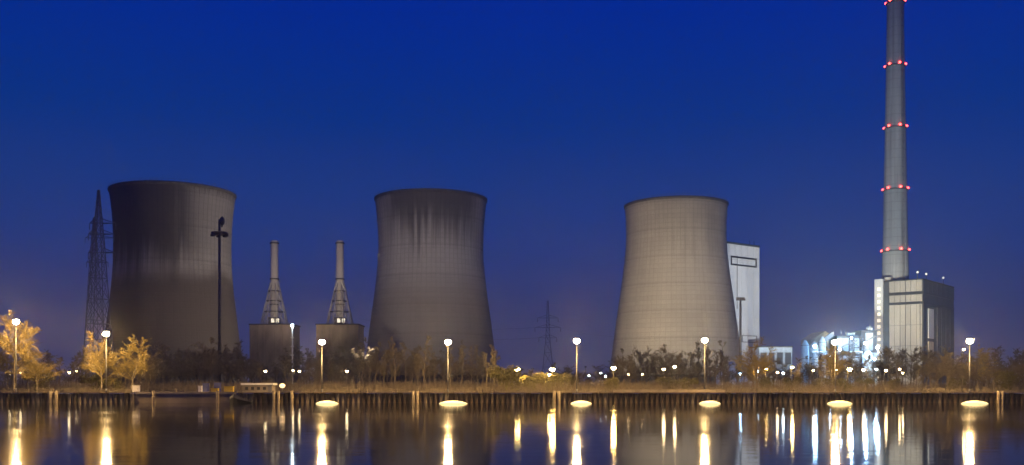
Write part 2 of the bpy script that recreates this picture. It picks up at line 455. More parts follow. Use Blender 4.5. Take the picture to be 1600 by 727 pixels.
for py in (4, 103, 199.5, 296, 392):
    z = zat(py, CD) - GZ; r = chr_(py)
    pl = MB().lathe([(r - .05, -1.2), (r + .8, -0.9), (r + .8, -0.5), (r - .05, -0.5)], 40)
    po = pl.build('platform', M['steel_grey'], chim, (0, 0, z))
    for k in range(6):
        a = -PI / 2 + 2 * PI * k / 6 + 0.06
        inst('beacon', bm_, po, ((r + .55) * math.cos(a), (r + .55) * math.sin(a), 0.3))

# ---------------------------------------------------------------- gas boiler houses with stacks
def lattice_strut(m, p, q, r): m.tube(p, q, r, r, 5)
GD = 640.0
def gas_block():
    s = GD / FPX
    t = thing('boiler_house', (xat(423, GD), GD, GZ), 'squat concrete boiler house with a thin stack left of the tall cool lamp mast', 'boiler house', 'twin boiler houses with thin stacks')
    hb = zat(508, GD) - GZ
    W = 66 * s
    MB().box((0, 12, hb / 2), (W, 24, hb)).build('wall', M['old_concrete'], t)
    MB().box((0, 12, hb + 0.4), (W + 1, 25, 0.8)).build('roof', M['roof'], t)
    for k in range(5):
        MB().box((-W / 2 + W * (k + .5) / 5, -0.2, hb * 0.46), (W / 5 - 0.7, 0.5, hb * 0.9)).build('panel', M['old_concrete'], t)
    zt = zat(373, GD) - GZ; r = 6.2 * s
    c = MB().lathe([(r * 1.05, hb), (r, zt), (r - .3, zt), (r - .3, zt - 2)], 24).build('chimney', M['beige_clad2'], t, (0, 10, 0))
    for zz in (0.25, 0.55, 0.97):
        z = hb + (zt - hb) * zz
        MB().lathe([(r * 1.03, z - .4), (r * 1.18, z - .4), (r * 1.18, z + .4), (r * 1.03, z + .4)], 24).build('band', M['steel_dark'], c)
    z1 = zat(440, GD) - GZ
    for k in range(8):
        a = 2 * PI * k / 8 + PI / 8
        p = Vector((22 * s * math.cos(a), 10 + 18 * s * math.sin(a), hb + .8)); q = Vector((r * 1.1 * math.cos(a), 10 + r * 1.1 * math.sin(a), z1))
        MB().tube(p, q, 0.35, 0.3, 5).build('strut', M['galv'], t)
    for f in (0.3, 0.55, 0.78):
        rr = (1 - f) * 20 * s + f * r * 1.1; z = hb + .8 + f * (z1 - hb)
        m = MB()
        for k in range(8):
            a = 2 * PI * k / 8 + PI / 8; b = a + PI / 4
            m.tube((rr * math.cos(a), 10 + rr * .92 * math.sin(a), z), (rr * math.cos(b), 10 + rr * .92 * math.sin(b), z), 0.28, 0.28, 4)
        m.build('brace_ring', M['steel_dark'], t)
    m = MB(); lv = (0.0, 0.3, 0.55, 0.78, 1.0)
    def ringp(f, k):
        a = 2 * PI * k / 8 + PI / 8; rr = (1 - f) * 22 * s + f * r * 1.1
        return (rr * math.cos(a), 10 + rr * .9 * math.sin(a), hb + .8 + f * (z1 - hb))
    for f0, f1 in zip(lv[:-1], lv[1:]):
        for k in range(8):
            m.tube(ringp(f0, k), ringp(f1, k + 1), .2, .2, 3); m.tube(ringp(f0, k + 1), ringp(f1, k), .2, .2, 3)
    tag(m.build('bracing', M['galv'], t), kind='stuff')
    MB().box((0, 10, hb + 3.0), (15 * s, 8, 5.2)).build('plant_room', M['steel_dark'], t)
    for dx in (-1.6, 1.6):
        MB().box((dx + 1.5, 5.8, hb + 3.4), (2.0, 0.3, 2.6)).build('window', M['lit_window'], t)
    return t
g1 = gas_block()
g2 = copy_tree(g1); g2.location = (xat(527, GD), GD, GZ)
g2['label'] = 'squat concrete boiler house with a thin stack beside the middle cooling tower'

# ---------------------------------------------------------------- white boiler house behind the pale tower
BD = 735.0
pR = Vector((xat(1186, BD), BD)); pL = Vector((xat(1118, 705), 705.0))
dv = pR - pL; Lw = dv.length; az = math.atan2(dv.y, dv.x)
Hw = zat(387, BD) - GZ
wb = thing('boiler_house', (pL.x, pL.y, GZ), 'tall white clad boiler house half hidden behind the pale cooling tower', 'boiler house', rz=az)
MB().box((Lw / 2, 20, Hw / 2), (Lw, 40, Hw)).build('wall', M['slate'], wb)
for k in range(7):
    s = Lw / 7
    MB().box((s * (k + .5), -0.25, Hw / 2), (s - 0.25, 0.5, Hw - 0.4)).build('cladding_panel', M['white_clad'], wb)
MB().box((Lw / 2, 20, Hw + 0.7), (Lw + .8, 41, 1.4)).build('roof', M['dark_clad'], wb)
def frame_rect(parent, x0, x1, z0, z1, y, th, mt, nm):
    m = MB()
    m.box(((x0 + x1) / 2, y, z0), (x1 - x0 + th, .4, th)).box(((x0 + x1) / 2, y, z1), (x1 - x0 + th, .4, th))
    m.box((x0, y, (z0 + z1) / 2), (th, .4, z1 - z0 - th)).box((x1, y, (z0 + z1) / 2), (th, .4, z1 - z0 - th))
    return m.build(nm, mt, parent)
u = lambda px: (px - 1118) / (1186 - 1118) * Lw
zf = lambda py: (HOR - py) / FPX * BD * 0.985
frame_rect(wb, u(1141), u(1180), zf(413), zf(401), -0.75, 1.1, M['band'], 'louvre_frame')
lm = MB()
for k in range(4):
    lm.box(((u(1141) + u(1180)) / 2, -0.65, zf(411.5) + k * 1.3), (u(1179) - u(1142), .25, .5))
lm.build('louvre', M['white_clad'], wb)
frame_rect(wb, u(1158), u(1181), zf(532), zf(522), -0.75, 0.6, M['steel_grey'], 'door_frame')
MB().box(((u(1150)), -0.4, zf(440)), (.5, .9, 40)).build('downpipe', M['steel_grey'], wb)
for px in (1176, 1183):
    MB().tube((u(px), 3, Hw + 1.4), (u(px), 3, Hw + 5), .25, .2, 5).build('vent_pipe', M['steel_dark'], wb)
an = thing('annex_hall', (xat(1212, 700), 700, GZ), 'low flat teal lit hall right of the white boiler house', 'hall')
ha = zat(543, 700) - GZ
MB().box((0, 10, ha / 2), (24, 20, ha)).build('wall', M['bluewhite'], an)
MB().box((0, 10, ha + .5), (25, 21, 1.0)).build('roof', M['dark_clad'], an)
for k in range(4):
    MB().box((-9 + k * 6, -0.2, ha * .72), (4.2, .4, ha * .3)).build('window', M['slate'], an)

# ---------------------------------------------------------------- boiler house at the chimney foot
A = R(40)
C0 = Vector((xat(1442, 630), 630.0))
rb_ = thing('boiler_house', (C0.x, C0.y, GZ), 'beige boiler house with dark side wall at the foot of the tall chimney', 'boiler house', rz=-A)
# local x runs along the front (left is negative), local y runs along the dark side wall
Hr = zat(437, 630) - GZ
fx = -30.0
MB().box((fx / 2, 35, Hr / 2), (30, 70, Hr)).build('wall', M['slate'], rb_)
pn = 5; xs0, xs1 = -21.5, -0.35
for k in range(6):
    s = (xs1 - xs0) / 6
    gap = .45 if k in (2, 3) else .12
    for q, (a, b) in enumerate(((0.0, 0.19), (.193, .385), (.388, .58), (.583, 0.775), (0.8, 0.865), (0.895, 1.0))):
        z0, z1 = Hr * a, Hr * b
        mt = 'beige_clad2' if q > 3 or (k * 7 + q * 3) % 5 == 0 else 'beige_clad'
        MB().box((xs0 + s * (k + .5), -0.3, (z0 + z1) / 2), (s - gap, .6, z1 - z0)).build('cladding_panel', M[mt], rb_)
for k in range(3):
    MB().box((xs0 + 4 + k * 6.5, -.7, Hr * .15), (2.4, .3, 3.2)).build('louvre', M['dark_clad'], rb_)
MB().tube((xs1 - 1.2, -.8, 0), (xs1 - 1.2, -.8, Hr * .77), .3, .3, 8).build('downpipe', M['galv'], rb_)
for a in (0.787, 0.88):
    MB().box(((xs0 + xs1) / 2, -0.2, Hr * a), (xs1 - xs0, .8, 1.5)).build('dark_band', M['band'], rb_)
MB().box((xs0 - 2.0, -0.15, Hr * .45), (3.6, .3, Hr * .9)).build('recess_panel', M['dark_clad'], rb_)
st = MB().box((-28.2, 2, Hr * .51), (5.6, 7, Hr * 1.04)).build('stair_tower', M['white_clad'], rb_)
for k in range(15):
    z = Hr * (0.1 + 0.84 * k / 14) - 0.4
    MB().box((-28.0, -1.62, z), (1.9, .3, 2.0)).build('window', M['lit_window'], st)
# side wall
for a in (0.787, 0.88):
    MB().box((0.15, 35, Hr * a), (.6, 69, 1.3)).build('dark_band', M['band'], rb_)
for k in range(7):
    MB().box((0.15, 5 + k * 10, Hr * .94), (.3, 9.4, Hr * .1)).build('cladding_panel', M['slate'], rb_)
    if k > 2: MB().box((0.15, 5 + k * 10, Hr * .39), (.3, 9.4, Hr * .76)).build('cladding_panel', M['slate'], rb_)
MB().box((0.3, 16, Hr * .6), (.6, 11, Hr * .28)).build('pale_panel', M['white_clad'], rb_)
MB().box((0.3, 16, Hr * .32), (.6, 11, Hr * .22)).build('pale_panel', M['cream'], rb_)
MB().box((0.2, 3, Hr * .4), (.4, 4, Hr * .78)).build('dark_band', M['band'], rb_)
MB().box((-15, 35, Hr + 0.35), (30.6, 70.6, .7)).build('roof', M['roof'], rb_)
for (x, y, h) in ((-4, 2, 4), (-1.5, 12, 3.5), (-2, 52, 4.5)):
    ms = MB().tube((x, y, Hr + .7), (x, y, Hr + .7 + h), .3, .2, 6).build('roof_mast', M['steel_grey'], rb_)
    MB().ball((x, y, Hr + 1.3 + h), 0.7, 8, 6).build('roof_lamp', M['lamp_blue'] if False else M['lit_window'], ms)
MB().box((-24, 6, Hr + 2.2), (4, 5, 3)).build('plant_room', M['beige_clad'], rb_)

# ---------------------------------------------------------------- pylons and masts
def lattice(px, D, y_top, half_base, half_waist, y_waist, arms, label, mt, name='lattice_pylon', r=0.16, y_base=604):
    t = thing(name, (xat(px, D), D, GZ), label, 'pylon')
    s = D / FPX
    H = zat(y_top, D) - GZ; zw = zat(y_waist, D) - GZ
    def hw(z):
        if z <= zw: return (half_base + (half_waist - half_base) * z / zw) * s
        return (half_waist + (1.0 - half_waist) * (z - zw) / (H - zw)) * s
    levels = []; z = 0.0
    while z < H - 0.8:
        levels.append(z); z += max(2.4, 2.9 * hw(z))
    levels.append(H)
    for sx_, sy_ in ((-1, -1), (1, -1), (1, 1), (-1, 1)):
        m = MB()
        for a, b in zip(levels[:-1], levels[1:]):
            m.tube((sx_ * hw(a), sy_ * hw(a), a), (sx_ * hw(b), sy_ * hw(b), b), r * 1.5, r * 1.5, 4)
        m.build('leg', mt, t)
    m = MB()
    for a, b in zip(levels[:-1], levels[1:]):
        ha, hb = hw(a), hw(b)
        ca = [(-ha, -ha, a), (ha, -ha, a), (ha, ha, a), (-ha, ha, a)]; cb = [(-hb, -hb, b), (hb, -hb, b), (hb, hb, b), (-hb, hb, b)]
        for i in range(4):
            j = (i + 1) % 4
            m.tube(ca[i], cb[j], r, r, 3); m.tube(ca[j], cb[i], r, r, 3); m.tube(cb[i], cb[j], r, r, 3)
    tag(m.build('bracing', mt, t), kind='stuff')
    for py, lh, rh in arms:
        z = zat(py, D) - GZ; m = MB(); h = hw(z)
        m.tube((-lh * s, 0, z), (rh * s, 0, z), r, r, 4)
        for sgn, ln in ((-1, lh), (1, rh)):
            if ln <= 0: continue
            e = (sgn * ln * s, 0, z)
            for yy in (-h, h):
                m.tube((sgn * h, yy, z), e, r, r, 4); m.tube((sgn * h, yy, z + 1.6), e, r, r, 4)
            m.tube(e, (e[0], 0, z - 2.2), 0.14, 0.14, 5)
        m.build('crossarm', mt, t)
    return t
lattice(154, 330, 297, 19, 6.5, 380, [(349, 14, 27), (366, 16, 24), (395, 16, 26)], 'tall lattice pylon left of the sooty cooling tower', M['steel_grey'], r=.11)
lattice(147, 420, 340, 14, 5, 410, [(372, 14, 30), (410, 12, 22)], 'dim second lattice pylon just behind the tall left pylon', M['steel_grey'], r=.1)
lattice(856, 520, 470, 11, 3.2, 530, [(497, 16, 16), (512, 20, 20), (528, 14, 14)], 'faint distant pylon between the middle and the pale cooling towers', M['steel_grey'], r=.06)
# power line spans
def span(p, q, sag, n=14):
    p = Vector(p); q = Vector(q); pts = []
    for i in range(n + 1):
        u_ = i / n; v = p.lerp(q, u_); v.z -= sag * 4 * u_ * (1 - u_); pts.append(v)
    return pts
for i, (p, q, lb) in enumerate([
        (at(836, 512, 520), at(560, 498, 760), 'upper thin power line left of the faint distant pylon'),
        (at(842, 528, 520), at(560, 515, 760), 'lower thin power line left of the faint distant pylon'),
        (at(876, 512, 520), at(1010, 520, 800), 'thin power line right of the faint distant pylon')]):
    o = MB().path(span(p, q, 4), [0.045] * 15, 4).build('power_line', M['steel_dark'])
    tag(o, lb, 'power line', 'power lines of the distant pylon')

def light_mast(px, D, y_top, wpx, label, head='disc', mt=M['steel_mid']):
    t = thing('light_mast', (xat(px, D), D, GZ), label, 'light mast')
    H = zat(y_top, D) - GZ; s = D / FPX
    MB().tube((0, 0, 0), (0, 0, H), wpx * s / 2 * 1.15, wpx * s / 2 * .8, 10).build('pole', mt, t)
    if head == 'disc':
        MB().lathe([(wpx * s * .4, -.5), (12 * s, -.2), (12.4 * s, .05), (12.4 * s, .4), (wpx * s * .4, .55)], 24).build('platform', mt, t, (0, 0, H - 22 * s))
        MB().lathe([(.2, -1.4), (3.4 * s, -.8), (4.3 * s, 0), (3.2 * s, 1.0), (.2, 1.6)], 16).build('radome', mt, t, (4 * s, 0, H - 3 * s))
        MB().tube((4 * s, 0, H - 12 * s), (4 * s, 0, H - 4 * s), .22, .22, 6).build('bracket', mt, t)
        for k in range(6):
            a = k * PI / 3
            MB().box((11 * s * math.cos(a), 11 * s * math.sin(a), H - 24.5 * s), (1.2, .9, .8), a).build('floodlight', mt, t)
    else:
        m = MB().box((0, 0, H), (13 * s, .5, .9)); m.build('crossbar', mt, t)
        for k in range(4):
            MB().box((-5.2 * s + k * 3.5 * s, -.5, H - .9), (1.3, .7, 1.0)).build('floodlight', mt, t)
    return t
light_mast(343, 320, 343, 4.6, 'dark mast with round platform in front of the left cooling tower')
light_mast(1157, 540, 466, 4.0, 'dark floodlight mast in front of the white boiler house', 'bar')

# ---------------------------------------------------------------- lamps
def quay_lamp():
    t = thing('street_lamp', (0, 0, GZ + .05), '', 'street lamp', 'large sodium lamps along the quay')
    MB().tube((0, 0, 0), (0, 0, 0.5), .17, .15, 8).build('base', M['steel_grey'], t)
    MB().tube((0, 0, .5), (0, 0, 8.35), .11, .075, 8).build('pole', M['steel_grey'], t)
    MB().path([(0, 0, 8.3), (0, -.7, 8.9), (0, -1.9, 9.15), (0, -3.8, 9.2)], [.07, .06, .055, .05], 6).build('arm', M['galv'], t)
    h = MB().lathe([(.03, .52), (.3, .48), (.52, .34), (.58, .2), (.5, .2), (.03, .38)], 16).build('lamp_hood', M['steel_grey'], t, (0, -4.2, 8.85))
    MB().ball((0, 0, 0), .47, 12, 8, .85).build('globe', M['lamp_warm'], h, (0, 0, -.1))
    return t
LY = 162.6; HY = LY - 4.2
QL = [(25, 503, 'tallest quay lamp at the far left above the yellow lit tree'),
      (166, 522, 'second quay lamp from the left, in front of the lattice pylons'),
      (503, 535, 'quay lamp in front of the twin thin stacks'),
      (700, 535, 'quay lamp in front of the middle cooling tower'),
      (901, 533, 'quay lamp against the sky between the middle and pale cooling towers'),
      (1101, 532, 'quay lamp in front of the pale cooling tower'),
      (1305, 535, 'quay lamp in front of the bluish lit works'),
      (1515, 533, 'rightmost quay lamp, right of the chimney boiler house')]
ql = quay_lamp()
for i, (px, py, lb) in enumerate(QL):
    o = ql if i == 0 else copy_tree(ql)
    o.location = (xat(px, HY) * LY / HY, LY, GZ + .05); o['label'] = lb; o.rotation_euler.z = -math.atan2(o.location.x, LY)
    k = (zat(py, HY) - GZ - .05) / 8.75
    o.scale = (1, 1, k)
    for ch in o.children:
        if ch.name.startswith('lamp_hood'): ch.scale = (1, 1, 1 / k)
# added emissive discs for the bright lamp spots on the water
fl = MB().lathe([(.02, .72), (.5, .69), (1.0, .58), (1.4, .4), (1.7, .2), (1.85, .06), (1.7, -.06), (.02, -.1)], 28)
flm = fl.mesh('float', M['float'])  # mesh of the added light spots, not a real float
for px, sx_, lb in [(511, 1.0, 'oval added light spot under the lamp of the twin stacks'), (708, 1.25, 'widest oval added light spot, under the lamp of the middle cooling tower'),
                    (908, .92, 'oval added light spot under the lamp against the sky'), (1109, .95, 'oval added light spot under the lamp of the pale cooling tower'),
                    (1312, 1.1, 'oval added light spot under the lamp of the bluish works'), (1523, 1.18, 'oval added light spot under the rightmost quay lamp')]:
    o = bpy.data.objects.new('float', flm); col.objects.link(o)  # added light spot on the water
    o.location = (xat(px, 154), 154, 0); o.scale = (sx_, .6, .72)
    tag(o, lb, 'float', 'added oval light spots on the water')  # 'float' here means an added light spot

def small_lamp(px, py, Y, mt, label, r=.3, cat='street lamp', grp='small lamps on the power station site'):
    p = at(px, py, Y); h = p.z - GZ
    t = thing('street_lamp', (p.x, p.y, GZ), label, cat, grp)
    MB().tube((0, 0, 0), (0, 0, h + .15), .08, .05, 6).build('pole', M['steel_dark'], t)
    MB().path([(0, 0, h + .1), (0, -.3, h + .4), (0, -.8, h + .42)], [.05, .045, .04], 5).build('arm', M['galv'], t)
    MB().lathe([(.03, .45), (r * .8, .36), (r * 1.15, .1), (r, .1), (.03, .3)], 10).build('lamp_hood', M['steel_grey'], t, (0, -.9, h))
    MB().ball((0, -.9, h), r, 8, 6).build('globe', mt, t)
    return t
SW, SM, SB = M['lamp_small'], M['lamp_mid'], M['lamp_blue']
small = [
 (18, 585, 230, SW, 'leftmost small lamp behind the yellow lit tree', .3),
 (35, 583, 230, SW, 'second small lamp behind the yellow lit tree', .3),
 (62, 585, 230, SW, 'small lamp at the right edge of the yellow lit tree', .25),
 (111, 582, 230, SW, 'left one of two close small lamps left of the second quay lamp', .36),
 (123, 580, 235, SW, 'right one of two close small lamps left of the second quay lamp', .38),
 (416, 580, 260, SW, 'small lamp under the left thin stack', .42),
 (459, 579, 260, SW, 'left one of the lamp pair below the cool mast lamp', .3),
 (469, 580, 260, SM, 'brighter right one of the lamp pair below the cool mast lamp', .36),
 (543, 580, 260, SW, 'small lamp under the right thin stack', .42),
 (808, 577, 250, SM, 'bright lamp above the yellow green bushes', .6),
 (863, 577, 250, SM, 'bright lamp in front of the faint distant pylon', .62),
 (858, 586, 270, SM, 'lower lamp beside the one in front of the distant pylon', .4),
 (920, 587, 300, SB, 'dim cool lamp right of the lamp against the sky', .25),
 (938, 583, 300, SB, 'upper cool lamp left of the bright lamp at the pale tower foot', .36),
 (946, 588, 300, SB, 'lower cool lamp left of the bright lamp at the pale tower foot', .46),
 (958, 575, 260, SM, 'bright lamp at the left foot of the pale cooling tower', .6),
 (982, 585, 300, SW, 'first of two dim lamps in front of the pale cooling tower', .38),
 (1003, 585, 300, SW, 'second of two dim lamps in front of the pale cooling tower', .34),
 (1036, 577, 280, SW, 'left lamp of the high pair before the pale cooling tower', .44),
 (1053, 573, 280, SW, 'right lamp of the high pair before the pale cooling tower', .44),
 (1060, 577, 300, SW, 'dim lamp just right of the high pair before the pale tower', .28),
 (1196, 577, 280, SM, 'orange lamp right of the blue lit vaulted store', .4),
 (1213, 582, 290, SW, 'left lamp of the low pair under the teal hall', .34),
 (1222, 583, 290, SB, 'right lamp of the low pair under the teal hall', .36),
 (1236, 574, 280, SM, 'orange lamp below the right end of the teal hall', .42),
 (1269, 579, 290, SW, 'small pale lamp below the silos', .33),
 (1304, 578, 280, SM, 'yellow lamp just under the bluish works', .42),
 (1325, 577, 260, SM, 'brightest yellow lamp under the bluish works', .6),
 (1347, 578, 290, SW, 'pinkish lamp under the blue lit hall', .46),
 (1367, 577, 290, SB, 'pale lamp just left of the stair tower foot', .4),
 (1382, 579, 290, SW, 'lamp at the stair tower foot', .42),
 (1403, 577, 280, SW, 'left lamp of the pair half hidden in the right thicket', .3),
 (1408, 583, 280, SW, 'right lamp of the pair half hidden in the right thicket', .24),
 (1503, 546, 300, SW, 'dim lamp just below left of the rightmost quay lamp', .42),
]
for px, py, Y, mt, lb, r in small:
    if px < 600: mt = M['lamp_dim']; r *= .9
    elif Y < 300 or px > 1100: r *= .7; Y *= .74
    small_lamp(px, py, Y, mt, lb, r)
# the mast with the cool lamp and its lit ladder
p = at(457, 510, 300)
t = thing('light_mast', (p.x, p.y, GZ), 'slim pale mast with a cool lamp on top right of the left thin stack', 'light mast')
h = p.z - GZ
MB().tube((0, 0, 0), (0, 0, h), .28, .2, 8).build('pole', M['white_paint'], t)
MB().ball((0, -.4, h + .2), .42, 10, 6).build('globe', M['lamp_blue'], t)
for k in range(4):
    MB().box((0, -.35, h * (.4 + .14 * k)), (.9, .5, .35)).build('bracket', M['white_paint'], t)

# ---------------------------------------------------------------- bluish works between the white boiler house and the chimney
WD = 560.0
s = WD / FPX
def gable(px0, px1, y_eave, y_ridge, depth, mt, rmt, name, label, cat, D=WD, nwin=0):
    w_ = (px1 - px0) * D / FPX
    t = thing(name, (xat((px0 + px1) / 2, D), D, GZ), label, cat)
    he = zat(y_eave, D) - GZ; hr = zat(y_ridge, D) - GZ
    m = MB()
    m.quad([(-w_/2, 0, 0), (w_/2, 0, 0), (w_/2, 0, he), (0, 0, hr), (-w_/2, 0, he)])
    m.quad([(w_/2, depth, 0), (-w_/2, depth, 0), (-w_/2, depth, he), (0, depth, hr), (w_/2, depth, he)])
    m.quad([(-w_/2, depth, 0), (-w_/2, 0, 0), (-w_/2, 0, he), (-w_/2, depth, he)])
    m.quad([(w_/2, 0, 0), (w_/2, depth, 0), (w_/2, depth, he), (w_/2, 0, he)])
    m.build('wall', mt, t)
    for sg in (-1, 1):
        MB().quad([(0, -.6, hr + .3), (sg * (w_/2 + .5), -.6, he + .1), (sg * (w_/2 + .5), depth + .5, he + .1), (0, depth + .5, hr + .3)]) \
            .quad([(0, -.6, hr + .02), (0, -.6, hr + .3), (sg * (w_/2 + .5), -.6, he + .1), (sg * (w_/2 + .5), -.6, he - .2)]).build('roof', rmt, t)
    for k in range(nwin):
        MB().box((-w_/2 + w_ * (k + .5) / nwin, -.15, he * .72), (w_ / nwin * .55, .3, he * .14)).build('window', M['slate'], t)
    MB().box((-w_ * .22, -.15, he * .2), (w_ * .2, .3, he * .4)).build('door', M['steel_grey'], t)
    return t
gable(1272, 1306, 530, 518, 26, M['cream'], M['cream'], 'works_hall', 'cream gabled hall right of the silos', 'hall', 575, 3)
def box_hall(px0, px1, y_top, D, depth, mt, label, seed):
    rd_ = random.Random(seed); w_ = (px1 - px0) * D / FPX; h = zat(y_top, D) - GZ
    t = thing('works_hall', (xat((px0 + px1) / 2, D), D, GZ), label, 'hall')
    MB().box((0, depth / 2, h / 2), (w_, depth, h)).build('wall', M['slate'], t)
    MB().box((0, depth / 2, h + .3), (w_ + .6, depth + .6, .6)).build('roof', M['dark_clad'], t)
    n = 4
    for k in range(n):
        for (a, b) in ((.02, .3), (.33, .62), (.66, .97)):
            if rd_.random() < .22: continue
            MB().box((-w_/2 + w_ * (k + .5) / n, -.15, h * (a + b) / 2), (w_ / n - .25, .3, h * (b - a))).build('cladding_panel', mt, t)
    for k in range(3):
        x = rd_.uniform(-.4, .4) * w_
        MB().tube((x, 2 + k, h + .6), (x, 2 + k, h + rd_.uniform(2, 4.5)), .35, .3, 8).build('vent_pipe', M['galv'], t)
    MB().box((w_ * .2, 5, h + 1.4), (w_ * .3, 4, 1.6)).build('plant_room', mt, t)
    m = MB()
    m.tube((-w_ * .3, -1.0, 0), (-w_ * .3, -1.0, h * .8), .5, .5, 8).tube((-w_ * .3, -1.0, h * .8), (w_ * .35, -1.0, h * .92), .5, .5, 8)
    m.build('duct', M['galv'], t)
    return t
box_hall(1308, 1344, 526, 560, 26, M['bluewhite'], 'lower pale blue flat roofed hall in the middle of the lit works', 1)
box_hall(1346, 1370, 518, 566, 26, M['bluewhite'], 'taller pale blue flat roofed hall next to the stair tower', 2)
def silo(px, D, y_top, hwpx, mt, label):
    t = thing('silo', (xat(px, D), D, GZ), label, 'silo', 'silos of the lit works')
    h = zat(y_top, D) - GZ; r = hwpx * D / FPX
    MB().lathe([(r, 0), (r, h * .88), (r * .25, h), (.05, h)], 24).build('shell', mt, t)
    for k in (.3, .6, .88):
        MB().lathe([(r - .02, h*k-.15), (r+.12, h*k-.15), (r+.12, h*k+.15), (r-.02, h*k+.15)], 24).build('hoop', M['steel_grey'], t)
    MB().tube((r + .2, -.4, 0), (r + .2, -.4, h * .9), .15, .15, 5).build('ladder', M['steel_dark'], t)
silo(1258, 545, 531, 6, M['bluewhite'], 'leftmost and smallest silo of the lit works')
silo(1272, 540, 534, 6.5, M['white_clad'], 'middle white silo of the lit works')
silo(1285, 550, 526, 5.5, M['white_clad'], 'silo next to the cream gabled hall')
silo(1356, 540, 548, 8, M['bluewhite'], 'broad blue lit silo in front of the hall by the stair tower')
# pipe bridge on trestles
t = thing('pipe_bridge', (xat(1290, 530), 530, GZ), 'steel pipe bridge on trestles across the front of the lit works', 'pipe bridge')
hb = zat(552, 530) - GZ; Lp = 80 * 530 / FPX
MB().box((Lp / 2 - 8, 0, hb), (Lp, 1.8, .35)).build('deck', M['steel_grey'], t)
for k, (yy, zz, rr) in enumerate(((-.5, .55, .32), (.1, .7, .45), (.7, .5, .25))):
    MB().tube((-8, yy, hb + zz), (Lp - 8, yy, hb + zz), rr, rr, 8).build('pipe', M['galv'], t)
for k in range(5):
    x = -7 + k * (Lp - 2) / 4
    MB().tube((x - 1.0, 0, 0), (x - .2, 0, hb), .18, .15, 5).tube((x + 1.0, 0, 0), (x + .2, 0, hb), .18, .15, 5).build('trestle', M['steel_dark'], t)
# sloping conveyor
t = thing('conveyor_bridge', (xat(1256, 555), 555, GZ), 'sloping covered conveyor rising to the cream gabled hall', 'conveyor')
za, zb2 = zat(556, 555) - GZ, zat(521, 555) - GZ; Lc = 46 * 555 / FPX
m = MB(); hh = 1.5
m.quad([(0, -1.2, za-hh), (Lc, -1.2, zb2-hh), (Lc, -1.2, zb2+hh), (0, -1.2, za+hh)]).quad([(0, -1.2, za+hh), (Lc, -1.2, zb2+hh), (Lc, 1.2, zb2+hh), (0, 1.2, za+hh)])
m.quad([(0, 1.2, za-hh), (0, 1.2, za+hh), (Lc, 1.2, zb2+hh), (Lc, 1.2, zb2-hh)]).quad([(0, -1.2, za-hh), (0, 1.2, za-hh), (Lc, 1.2, zb2-hh), (Lc, -1.2, zb2-hh)])
m.quad([(0, 1.2, za-hh), (0, -1.2, za-hh), (0, -1.2, za+hh), (0, 1.2, za+hh)])
m.build('gallery', M['steel_grey'], t)
for k in (.3, .75):
    zz = za + (zb2 - za) * k - hh
    MB().tube((Lc * k - 1.2, 0, 0), (Lc * k, 0, zz), .25, .2, 5).tube((Lc * k + 1.2, 0, 0), (Lc * k, 0, zz), .25, .2, 5).build('trestle', M['steel_dark'], t)
# steel tower frame with cool lamps by the stair tower
t = thing('steel_frame', (xat(1338, 545), 545, GZ), 'open steel frame with cool lamps between the blue lit halls', 'steel frame')
hf = zat(528, 545) - GZ
for x in (-3, 3):
    for y in (-3, 3):
        MB().tube((x, y, 0), (x, y, hf), .25, .25, 4).build('column', M['steel_dark'], t)
for k in range(1, 6):
    z = hf * k / 5; m = MB()
    for (a, b) in (((-3,-3),(3,-3)), ((3,-3),(3,3)), ((3,3),(-3,3)), ((-3,3),(-3,-3))):
        m.tube((*a, z), (*b, z), .2, .2, 4)
        m.tube((*a, z - hf / 5), (*b, z), .12, .12, 4)
    m.build('floor_beam', M['steel_dark'], t)
def spot_at(parent, loc, target, power, colr, angle, blend=.5, rad=.5):
    ld = bpy.data.lights.new('lamp_light', 'SPOT'); ld.energy = power; ld.color = colr
    ld.spot_size = R(angle); ld.spot_blend = blend; ld.shadow_soft_size = rad
    o = bpy.data.objects.new('lamp_light', ld); col.objects.link(o)
    o.location = loc
    d = Vector(target) - Vector(loc); o.rotation_euler = d.to_track_quat('-Z', 'Y').to_euler()
    if parent is not None:
        o.parent = parent; o.matrix_parent_inverse = Matrix.Translation(parent.location).inverted() if parent.rotation_euler.z == 0 else parent.matrix_world.inverted()
    return o
def work_lamp(px, py, D, label, power, target_dy=20, r=.5, colr=(.32, .62, 1.0)):
    p = at(px, py, D); h = p.z - GZ
    t = thing('floodlight', (p.x, p.y, GZ), label, 'floodlight', 'cool floodlights of the lit works')
    MB().tube((0, .5, 0), (0, .5, h), .12, .1, 6).build('pole', M['steel_grey'], t)
    MB().box((0, .3, h + .35), (1.3, .9, .25)).build('hood', M['steel_grey'], t)
    MB().ball((0, -.1, h - .1), r, 8, 6).build('globe', M['lamp_blue'], t)
    ld = bpy.data.lights.new('lamp_light', 'POINT'); ld.energy = power * .4; ld.color = colr; ld.shadow_soft_size = r * 1.05
    o = bpy.data.objects.new('lamp_light', ld); col.objects.link(o); o.parent = t; o.location = (0, -.8, h + .2)
    return t
work_lamp(1273, 541, 528, 'cool floodlight in front of the middle white silo', 5e4, r=.9)
work_lamp(1297, 556, 525, 'cool floodlight below the cream gabled hall', 3e4, r=.5)
work_lamp(1312, 546, 540, 'cool floodlight between the cream and blue halls', 6e4, r=.8)
work_lamp(1352, 536, 535, 'highest cool floodlight by the blue hall near the stair tower', 6e4, r=.8)
work_lamp(1371, 543, 540, 'cool floodlight at the edge of the stair tower', 5e4, r=.8)
work_lamp(1366, 561, 530, 'lower cool floodlight left of the stair tower', 4e4, r=.6)
work_lamp(1330, 528, 540, 'cool floodlight above the steel frame', 4e4, r=.5)

